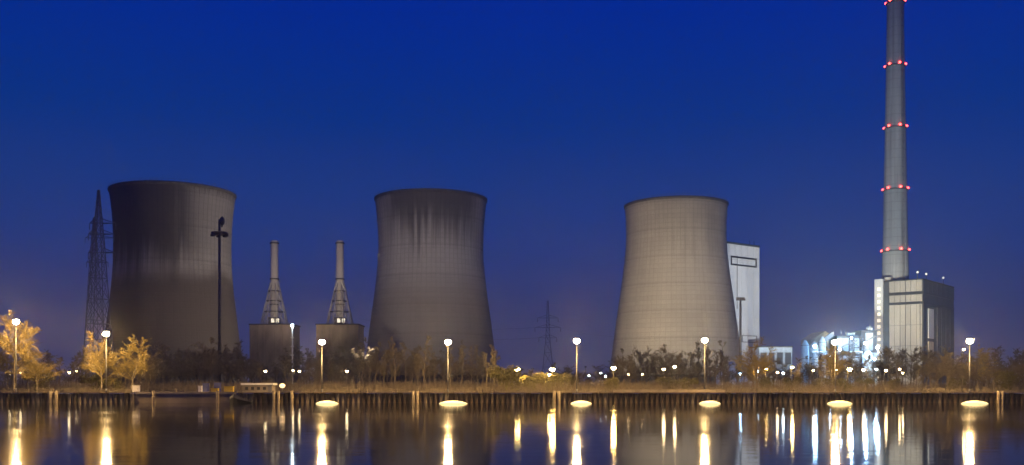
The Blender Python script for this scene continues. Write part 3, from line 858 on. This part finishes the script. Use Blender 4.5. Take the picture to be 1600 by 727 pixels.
# vaulted store and tank before the white boiler house
VD = 330.0
t = thing('vaulted_store', (xat(1167, VD), VD, GZ), 'blue lit round vaulted store under the white boiler house', 'store')
rv = 17 * VD / FPX
m = MB(); n = 12
arc = [(rv * math.cos(PI * k / n), rv * 1.15 * math.sin(PI * k / n)) for k in range(n + 1)]
for a, b in zip(arc[:-1], arc[1:]):
    m.quad([(b[0], 0, b[1]), (a[0], 0, a[1]), (a[0], 9, a[1]), (b[0], 9, b[1])], True)
m.build('vault', M['bluewhite'], t)
MB().quad([(a[0], .05, a[1]) for a in arc]).build('end_wall', M['bluewhite'], t)
MB().box((-.6, -.05, 1.1), (2.0, .16, 2.2)).build('door', M['blue_paint'], t)
for px, hw_, py, lb in ((1124, 5, 569, 'left white storage tank beside the vaulted store'), (1144, 6, 566, 'right white storage tank beside the vaulted store')):
    tt = thing('storage_tank', (xat(px, VD), VD, GZ), lb, 'storage tank', 'white storage tanks')
    r = hw_ * VD / FPX; h = zat(py, VD) - GZ
    MB().lathe([(r, 0), (r, h * .9), (r * .6, h), (.05, h * 1.02)], 20).build('shell', M['white_clad'], tt)
    MB().lathe([(r, h * .9 - .1), (r + .1, h * .9 - .1), (r + .1, h * .9 + .1), (r, h * .9 + .1)], 20).build('hoop', M['steel_grey'], tt)
    MB().tube((r + .1, -.4, 0), (r + .1, -.4, h * .95), .07, .07, 5).build('ladder', M['steel_dark'], tt)
work_lamp(1156, 585, 318, 'cool floodlight in front of the blue lit vaulted store', 5e3, r=.3)
work_lamp(1184, 581, 318, 'cool floodlight right of the blue lit vaulted store', 4e3, r=.3)

# ---------------------------------------------------------------- assumed floodlights added behind the trees to light the towers, stacks and boiler houses
def assumed_flood(px, Y, z, target, power, colr, angle, blend, label):
    x = xat(px, Y)
    t = thing('floodlight', (x, Y, GZ), label, 'floodlight', 'assumed warm site floodlights among the trees')  # assumed unseen fixture, added to carry the spot light
    MB().tube((0, 0, 0), (0, 0, z - GZ - .4), .12, .1, 6).build('pole', M['steel_grey'], t)
    MB().box((0, 0, z - GZ), (.9, .5, .8)).build('housing', M['steel_grey'], t)
    ld = bpy.data.lights.new('lamp_light', 'SPOT'); ld.energy = power; ld.color = colr  # added spot light of the assumed floodlight
    ld.spot_size = R(angle); ld.spot_blend = blend; ld.shadow_soft_size = .6
    o = bpy.data.objects.new('lamp_light', ld); col.objects.link(o); o.parent = t
    o.location = (0, .95, z - GZ)
    d = Vector(target) - Vector((x, Y + .95, z)); o.rotation_euler = d.to_track_quat('-Z', 'Y').to_euler()
    return t
WARM = (1.0, .83, .56)
assumed_flood(915, 420, 11, (xat(1030, D3), D3, 75), 1.0e6, WARM, 44, .9, 'assumed site floodlight near the lamp against the sky, left of the pale tower')
assumed_flood(1120, 330, 11, (xat(1066, D3), D3, 68), 1.85e6, WARM, 34, .9, 'assumed site floodlight behind the trees in front of the pale cooling tower')
assumed_flood(560, 300, 11, (xat(673, D2) , D2, 76), 1.3e6, (1, .86, .7), 30, .9, 'assumed site floodlight behind the trees left of the middle cooling tower')
assumed_flood(780, 430, 11, (xat(320, D1), D1, 74), .78e6, (1, .84, .62), 64, .8, 'assumed site floodlight behind the trees in front of the middle cooling tower')
assumed_flood(1262, 600, 11, (xat(1163, 725), 725, 62), 2.0e6, (.92, .96, 1.0), 60, .9, 'assumed cool site floodlight lighting the white boiler house')
assumed_flood(1440, 380, 11, (xat(1408, 650), 650, 35), 2.1e6, WARM, 26, .8, 'assumed site floodlight behind the right thicket lighting the chimney boiler house')
assumed_flood(1345, 440, 12, (xat(1399, CD), CD, 130), 1.75e6, (.96, 1.0, .88), 56, .9, 'assumed site floodlight left of the chimney lighting its shaft')
assumed_flood(430, 380, 10, (xat(474, GD), GD, 78), 2.0e6, (1, .82, .66), 24, .9, 'assumed site floodlight in front of the twin thin stacks')

# ---------------------------------------------------------------- things on the quay
def cabinet(px, py0, py1, wpx, Y, mt, label, name='cabinet', cat='cabinet', d=.6):
    w_ = wpx * Y / FPX; z1 = zat(py0, Y) - GZ
    t = thing(name, (xat(px, Y), Y, GZ + .055), label, cat)
    MB().box((0, 0, z1 / 2), (w_, d, z1 - .02)).build('body', mt, t)
    MB().box((0, 0, z1 + .03), (w_ + .08, d + .08, .08)).build('lid', mt, t)
    MB().box((w_ * .1, -d / 2 - .02, z1 * .5), (w_ * .6, .04, z1 * .7)).build('door', mt, t)
    MB().box((w_ * .3, -d / 2 - .05, z1 * .5), (.05, .04, .2)).build('handle', M['steel_dark'], t)
cabinet(213, 603.5, 612, 10, QY + 1.3, M['white_paint'], 'white cabinet on the quay at the start of the brown concrete wall')
cabinet(313, 604, 612, 5, QY + 1.3, M['white_paint'], 'narrow pale cabinet left of the yellow boxes')
cabinet(336, 608, 614, 11, QY + .4, M['yellow'], 'low yellow box at the quay edge, left of the brighter one', 'yellow_box', 'box')
cabinet(358, 605, 613, 14, QY + .9, M['yellow'], 'bright yellow box beside the dark skiff', 'yellow_box', 'box')
cabinet(322, 600, 612, 8, QY + 9, M['blue_paint'], 'left blue bin behind the yellow boxes', 'bin', 'bin', .9)
cabinet(340, 599, 612, 9, QY + 10, M['blue_paint'], 'right blue bin behind the yellow boxes', 'bin', 'bin', .9)
# long pale hut
HYq = QY + 7
t = thing('site_hut', (xat(405, HYq), HYq, GZ), 'long low pale hut with a flat white roof on the quay', 'hut')
wl = 46 * HYq / FPX; hh = zat(602, HYq) - GZ
MB().box((0, 0, hh / 2), (wl, 2.4, hh)).build('wall', M['cap'], t)
MB().box((0, 0, hh + .18), (wl + .5, 2.9, .34)).build('roof', M['white_paint'], t)
for k in range(4):
    MB().box((-wl * .36 + k * wl * .2, -1.23, hh * .55), (wl * .1, .06, hh * .4)).build('window', M['band'], t)
MB().box((wl * .42, -1.23, hh * .45), (.6, .06, hh * .88)).build('door', M['steel_grey'], t)
# low globe lamp
t = thing('globe_lamp', (xat(441, QY + 3), QY + 3, GZ), 'low round globe lamp at the right end of the pale hut', 'lamp')
zz = zat(603, QY + 3) - GZ
MB().tube((0, 0, 0), (0, 0, max(.3, zz - .35)), .08, .07, 6).build('post', M['steel_grey'], t)
MB().ball((0, 0, zz), .5, 12, 8, .8).build('globe', emit('globe_dim', (1.0, .72, .38), 1.6), t)
# dark skiff moored at the quay
t = thing('moored_skiff', (xat(375, QY - 1.5), QY - 1.5, 0), 'dark covered skiff moored against the brown quay wall', 'boat')
secs = [(-1.7, .05, 1.1), (-1.0, .5, 1.55), (-.3, .7, 1.2), (.7, .75, .8), (1.8, .6, .4), (2.1, .4, .3)]
m = MB(); rings = []
for x, hw_, zt in secs:
    rings.append([(x, -hw_, zt * .62), (x, -hw_ * .7, -.15), (x, 0, -.3), (x, hw_ * .7, -.15), (x, hw_, zt * .62), (x, 0, zt)])
for a, b in zip(rings[:-1], rings[1:]):
    for i in range(6):
        j = (i + 1) % 6; m.quad([a[i], b[i], b[j], a[j]], True)
m.quad(rings[0]); m.quad(list(reversed(rings[-1])))
m.build('hull', M['black_hull'], t)
MB().box((1.9, 0, .55), (.35, .4, .5)).build('outboard', M['steel_dark'], t)
# bollards
bo = MB().lathe([(.16, 0), (.14, .35), (.24, .42), (.24, .55), (.02, .6)], 10).mesh('bollard', M['pile_pale'])
for px, lb in ((68, 'small bollard left of the pale fender pair at left'), (83, 'bollard between the pale fender pair at left'), (275, 'bollard on the brown concrete quay'), (620, 'bollard left of the middle fender pair'),
               (770, 'bollard right of the quay lamp of the middle tower'), (1240, 'bollard left of the quay lamp of the bluish works'), (1450, 'bollard left of the rightmost quay lamp')):
    o = bpy.data.objects.new('bollard', bo); col.objects.link(o); o.location = (xat(px, QY + .6), QY + .6, GZ + .05)
    tag(o, lb, 'bollard', 'bollards on the quay edge')

# ---------------------------------------------------------------- trees
def bare_tree(seed, H, spread, nl=15, ns=6, nt_=7, lean=0.0, slim=False):
    rd = random.Random(seed)
    tr = MB(); cr = MB()
    pts = []; rs = []
    n = 7; r0 = H * .018
    dx = lean; ox = oy = 0
    for i in range(n + 1):
        u_ = i / n
        pts.append(Vector((ox + dx * H * u_ ** 1.3, oy, H * .88 * u_))); rs.append(r0 * (1 - u_ * .88))
        ox += rd.uniform(-.02, .02) * H; oy += rd.uniform(-.02, .02) * H
    tr.path(pts, rs, 6)
    def onT(u_):
        k = min(n - 1, int(u_ * n)); return pts[k].lerp(pts[k + 1], u_ * n - k)
    for i in range(nl):
        u_ = rd.uniform(.22 if not slim else .3, 1.0)
        p = onT(u_ * .999); a = rd.uniform(0, 2 * PI); up = rd.uniform(.45, 1.2) if not slim else rd.uniform(1.0, 2.2)
        ln = spread * (1.05 - .55 * u_) * rd.uniform(.7, 1.15)
        d = Vector((math.cos(a), math.sin(a), up)).normalized()
        q = p + d * ln * .55; q2 = q + (d + Vector((rd.uniform(-.3, .3), rd.uniform(-.3, .3), rd.uniform(0, .5)))).normalized() * ln * .5
        rl = max(.03, r0 * .36 * (1.1 - u_))
        cr.path([p, q, q2], [rl, rl * .65, rl * .3], 4)
        for j in range(ns):
            v = rd.uniform(.25, 1.0)
            b = p.lerp(q, v / .55) if v < .55 else q.lerp(q2, (v - .55) / .45)
            d2 = (d + Vector((rd.gauss(0, .6), rd.gauss(0, .6), rd.gauss(.15, .4)))).normalized()
            l2 = ln * rd.uniform(.3, .55)
            e = b + d2 * l2
            cr.tube(b, e, rl * .4, rl * .2, 3, False)
            for k in range(nt_):
                c = b.lerp(e, rd.uniform(.2, 1.0)); d3 = (d2 + Vector((rd.gauss(0, .6), rd.gauss(0, .6), rd.gauss(.1, .45)))).normalized()
                l3 = l2 * rd.uniform(.35, .75)
                e3 = c + d3 * l3
                cr.tube(c, e3, .03, .02, 3, False)
                for z_ in range(2):
                    c4 = c.lerp(e3, rd.uniform(.3, .9)); d4 = (d3 + Vector((rd.gauss(0, .7), rd.gauss(0, .7), rd.gauss(0, .5)))).normalized()
                    cr.tube(c4, c4 + d4 * l3 * .55, .022, .017, 3, False)
    return tr, cr
VAR = []
for i in range(7):
    tr, cr = bare_tree(100 + i, 10.0, 3.6, 17, 6, 6, lean=random.uniform(-.06, .06))
    VAR.append((tr.mesh('trunk', M['bark']), cr.mesh('crown', M['twig'])))
SLIM = []
for i in range(4):
    tr, cr = bare_tree(200 + i, 11.0, 2.2, 16, 5, 6, slim=True)
    SLIM.append((tr.mesh('trunk', M['bark_pale']), cr.mesh('crown', M['twig'])))
BRUSH = []
for i in range(6):
    tr, cr = bare_tree(500 + i, 11.0, 2.3, 20, 5, 6, slim=True, lean=random.uniform(-.05, .05))
    BRUSH.append((tr.mesh('trunk', M['bark']), cr.mesh('crown', M['twig'])))
YEL = []
for i in range(3):
    tr, cr = bare_tree(300 + i, 10.0, 4.2, 20, 7, 7, lean=(.12, -.1, .05)[i])
    YEL.append((tr.mesh('trunk', M['bark_pale']), cr.mesh('crown', M['twig_lamplit'])))
def bushy(seed, n=1500, rx=2.2, rz=1.6):
    rd = random.Random(seed); m = MB(); st_ = MB()
    cl = [(rd.uniform(-rx, rx) * .7, rd.uniform(-rx, rx) * .6, rd.uniform(.5, rz * 1.6), rd.uniform(.5, .95)) for _ in range(11)]
    for i in range(n):
        cx_, cy__, cz_, cr_ = rd.choice(cl)
        d = Vector((rd.gauss(0, 1), rd.gauss(0, 1), rd.gauss(0, 1))).normalized() * cr_ * rd.uniform(.5, 1.05)
        p = Vector((cx_, cy__, max(.05, cz_ + d.z))) + Vector((d.x, d.y, 0))
        a = Vector((rd.gauss(0, 1), rd.gauss(0, 1), rd.gauss(0, 1))).normalized(); b = a.orthogonal().normalized()
        s_ = rd.uniform(.08, .17)
        m.quad([p - a * s_, p + b * s_ * .5, p + a * s_, p - b * s_ * .5])
    for c in cl: st_.tube((c[0] * .15, c[1] * .15, 0), (c[0], c[1], c[2]), .05, .02, 4)
    return st_.mesh('stem', M['bark']), m.mesh('foliage', M['leaf'])
BUSH = [bushy(400 + i) for i in range(4)]

def plant(px, py_top, Y, var, label, group, rd, name='bare_tree', cat='tree', base_h=9.6, sxy=1.0, parts=('trunk', 'crown')):
    h = zat(py_top, Y) - GZ; k = max(.12, h / base_h)
    t = thing(name, (xat(px, Y), Y, GZ), label, cat, group, rd.uniform(0, 2 * PI))
    kk = k * sxy
    t.scale = (kk, kk, k)
    inst(parts[0], var[0], t); inst(parts[1], var[1], t)
    return t
rd = random.Random(11)
LAND = [(-200, 'left edge of the photo'), (25, 'far left quay lamp'), (80, 'pale fender pair at the left'), (118, 'two close small lamps'), (166, 'second quay lamp'), (213, 'white quay cabinet'),
        (275, 'bollard on the brown quay'), (313, 'narrow pale cabinet'), (343, 'round platform mast'), (376, 'dark skiff'), (416, 'lamp under the left stack'), (457, 'cool lamp mast'),
        (503, 'quay lamp of the twin stacks'), (543, 'lamp under the right stack'), (585, 'left foot of the middle tower'), (646, 'middle fender pair'), (700, 'quay lamp of the middle tower'),
        (765, 'right foot of the middle tower'), (808, 'bright lamp above the bushes'), (856, 'faint distant pylon'), (901, 'quay lamp against the sky'), (958, 'bright lamp at the pale tower'),
        (1003, 'second dim lamp before the pale tower'), (1040, 'high lamp pair'), (1101, 'quay lamp of the pale tower'), (1157, 'floodlight mast'), (1213, 'low lamp pair'), (1258, 'smallest silo'),
        (1305, 'quay lamp of the works'), (1347, 'pinkish lamp'), (1383, 'stair tower foot'), (1442, 'beige boiler house corner'), (1480, 'dark boiler house side'), (1515, 'rightmost quay lamp'), (1562, 'fender pair at the right end')]
ORD = 'first second third fourth fifth sixth seventh eighth ninth tenth eleventh twelfth thirteenth fourteenth fifteenth sixteenth seventeenth eighteenth'.split()
ZT = []
def zone(n, x0, x1, top0, top1, Y0, Y1, kind, desc, group, sxy=1.0):
    for i in range(n):
        px = x0 + (x1 - x0) * (i + rd.uniform(.1, .9)) / n
        v = {'bare': VAR + BRUSH, 'slim': SLIM, 'yellow': YEL}[kind]
        ZT.append((px, desc, plant(px, rd.uniform(top0, top1), rd.uniform(Y0, Y1), rd.choice(v), desc, group, rd, sxy=sxy * rd.uniform(.85, 1.2))))
zone(13, -50, 130, 548, 572, 178, 225, 'bare', 'low bare tree', 'trees at the left end', 1.1)
zone(14, 110, 250, 550, 575, 180, 235, 'bare', 'low bare tree', 'trees under the pylons', 1.1)
zone(28, 235, 400, 536, 566, 240, 340, 'bare', 'dark bare tree', 'trees before the left cooling tower', 1.15)
zone(14, 385, 560, 560, 580, 220, 300, 'bare', 'low bare tree', 'trees before the twin stacks', 1.2)
zone(14, 450, 580, 543, 570, 320, 420, 'bare', 'distant bare tree', 'distant trees at the twin stacks', 1.1)
zone(20, 560, 775, 535, 560, 178, 230, 'slim', 'slim pale stemmed tree', 'slim trees before the middle cooling tower')
zone(22, 560, 780, 546, 575, 230, 300, 'bare', 'bare brown tree', 'trees before the middle cooling tower', 1.1)
zone(16, 780, 965, 566, 586, 230, 300, 'bare', 'low bare tree', 'low trees between the towers', 1.3)
zone(26, 955, 1135, 540, 565, 230, 300, 'bare', 'bare tree', 'trees before the pale cooling tower')
zone(34, 1130, 1385, 552, 582, 205, 280, 'bare', 'bare thicket tree', 'trees below the works', 1.2)
zone(34, 1370, 1625, 545, 570, 190, 290, 'bare', 'bare wood tree', 'trees at the right end', 1.15)
zone(8, 1420, 1620, 552, 576, 176, 190, 'bare', 'front row bare tree', 'trees by the rightmost quay lamp', 1.2)
for li, (lx, ln) in enumerate(LAND):
    hi = LAND[li + 1][0] if li + 1 < len(LAND) else 9999
    for ds in sorted({z[1] for z in ZT}):
        for k, z in enumerate(sorted((z for z in ZT if z[1] == ds and lx <= z[0] < hi), key=lambda z: z[0])):
            z[2]['label'] = ds + ', ' + ORD[k] + ' to the right of the ' + ln
plant(22, 506, 168, YEL[0], 'large yellow lit bare tree under the tallest lamp at far left', None, rd, sxy=1.0)
plant(-12, 520, 172, YEL[1], 'yellow lit bare tree cut by the left edge of the photo', None, rd)
plant(58, 555, 170, YEL[2], 'small spreading yellow lit tree right of the far left lamp', None, rd, sxy=1.3)
plant(158, 533, 168, YEL[2], 'yellow lit bare tree around the second quay lamp pole', None, rd, sxy=1.0)
plant(205, 536, 170, YEL[1], 'pale forked bare tree at the left edge of the sooty cooling tower', None, rd, sxy=1.1)
plant(1184, 538, 205, YEL[2], 'orange lit bare tree in front of the white boiler house foot', None, rd, sxy=1.2)
plant(1300, 545, 200, YEL[0], 'orange lit bare tree under the quay lamp of the bluish works', None, rd, sxy=1.2)
plant(1538, 550, 185, YEL[1], 'bare tree right of the rightmost quay lamp', None, rd, sxy=1.2)
# bushes
bl = [(788, 571, 178, 'leafy yellow green bush left of the bright lamp'), (800, 574, 181, 'leafy bush right under the bright lamp above the bushes'), (826, 583, 184, 'leafy bush between the two bright lamps'),
      (848, 580, 184, 'leafy bush left of the lamp before the distant pylon'), (876, 582, 182, 'leafy bush right of the lamp before the distant pylon'), (900, 588, 215, 'low leafy bush under the lamp against the sky'),
      (150, 580, 172, 'leafy orange lit bush under the second quay lamp'), (172, 588, 171, 'low leafy bush right of the second quay lamp'), (60, 578, 174, 'leafy bush under the far left trees'),
      (960, 588, 178, 'leafy bush under the bright lamp at the pale tower'), (1318, 588, 178, 'leafy bush under the brightest yellow lamp'), (1040, 587, 192, 'leafy bush under the high lamp pair before the pale tower'), (1076, 590, 186, 'leafy bush left of the quay lamp of the pale tower'), (1196, 588, 196, 'leafy bush under the orange lamp right of the vaulted store'),
      (1240, 586, 196, 'leafy bush under the orange lamp below the teal hall'), (1286, 589, 188, 'leafy bush left of the quay lamp of the bluish works'), (1352, 589, 198, 'leafy bush under the pinkish lamp'),
      (1402, 590, 196, 'leafy bush under the lamps half hidden in the right thicket'), (1490, 588, 182, 'leafy bush left of the rightmost quay lamp'), (1568, 577, 178, 'leafy bush at the right end of the quay')]
for i, (px, py, Y, lb) in enumerate(bl):
    plant(px, py, Y, BUSH[i % 4], lb, 'leafy bushes on the bank', rd, 'leafy_bush', 'bush', 3.2, 1.15, ('stem', 'foliage'))

# undergrowth: brush along the whole bank
ub = MB(); rd2 = random.Random(5)
for i in range(16000):
    Y = 165.5 + rd2.random() ** 1.5 * 110; px = rd2.uniform(-60, 1660)
    if 215 < px < 470 and Y < 176: continue
    x = xat(px, Y); h = rd2.uniform(.4, 2.4) * (1.0 if Y > 172 else .4)
    p = Vector((x, Y, GZ)); d = Vector((rd2.gauss(0, .3), rd2.gauss(0, .3), 1)).normalized()
    q = p + d * h
    ub.tube(p, q, .03, .014, 3, False)
    for k in range(3):
        c = p.lerp(q, rd2.uniform(.3, .9)); e = c + Vector((rd2.gauss(0, .5), rd2.gauss(0, .5), rd2.uniform(.1, .6))) * h * .5
        ub.tube(c, e, .018, .012, 3, False)
tag(ub.build('undergrowth', M['twig']), 'dense brown brush growing along the bank behind the quay', 'undergrowth', kind='stuff')
# far wood that closes the horizon
fw = MB(); rd3 = random.Random(9)
for i in range(2600):
    Y = rd3.uniform(820, 900); x = rd3.uniform(-800, 800); h = rd3.uniform(6, 15)
    p = Vector((x, Y, GZ))
    fw.tube(p, p + Vector((rd3.gauss(0, .6), 0, h * .7)), .3, .15, 3, False)
    for k in range(7):
        c = p + Vector((0, 0, h * rd3.uniform(.25, .7))); e = c + Vector((rd3.gauss(0, 2.2), rd3.gauss(0, 2), rd3.uniform(.5, 4)))
        fw.tube(c, e, .22, .08, 3, False)
tag(fw.build('far_wood', M['twig']), 'far bare wood along the horizon behind the power station', 'wood', kind='stuff')

# ---------------------------------------------------------------- evening air
hz = MB().box((0, 1300, 160), (5000, 3300, 324))
hm = bpy.data.materials.new('evening_air'); hm.use_nodes = True
ht = hm.node_tree; ht.nodes.remove(ht.nodes['Principled BSDF'])
pv = ht.nodes.new('ShaderNodeVolumePrincipled')
pv.inputs['Color'].default_value = (.85, .85, .88, 1); pv.inputs['Density'].default_value = 2.6e-4; pv.inputs['Anisotropy'].default_value = .85
ht.links.new(pv.outputs[0], ht.nodes['Material Output'].inputs['Volume'])
tag(hz.build('haze', hm), kind='stuff')
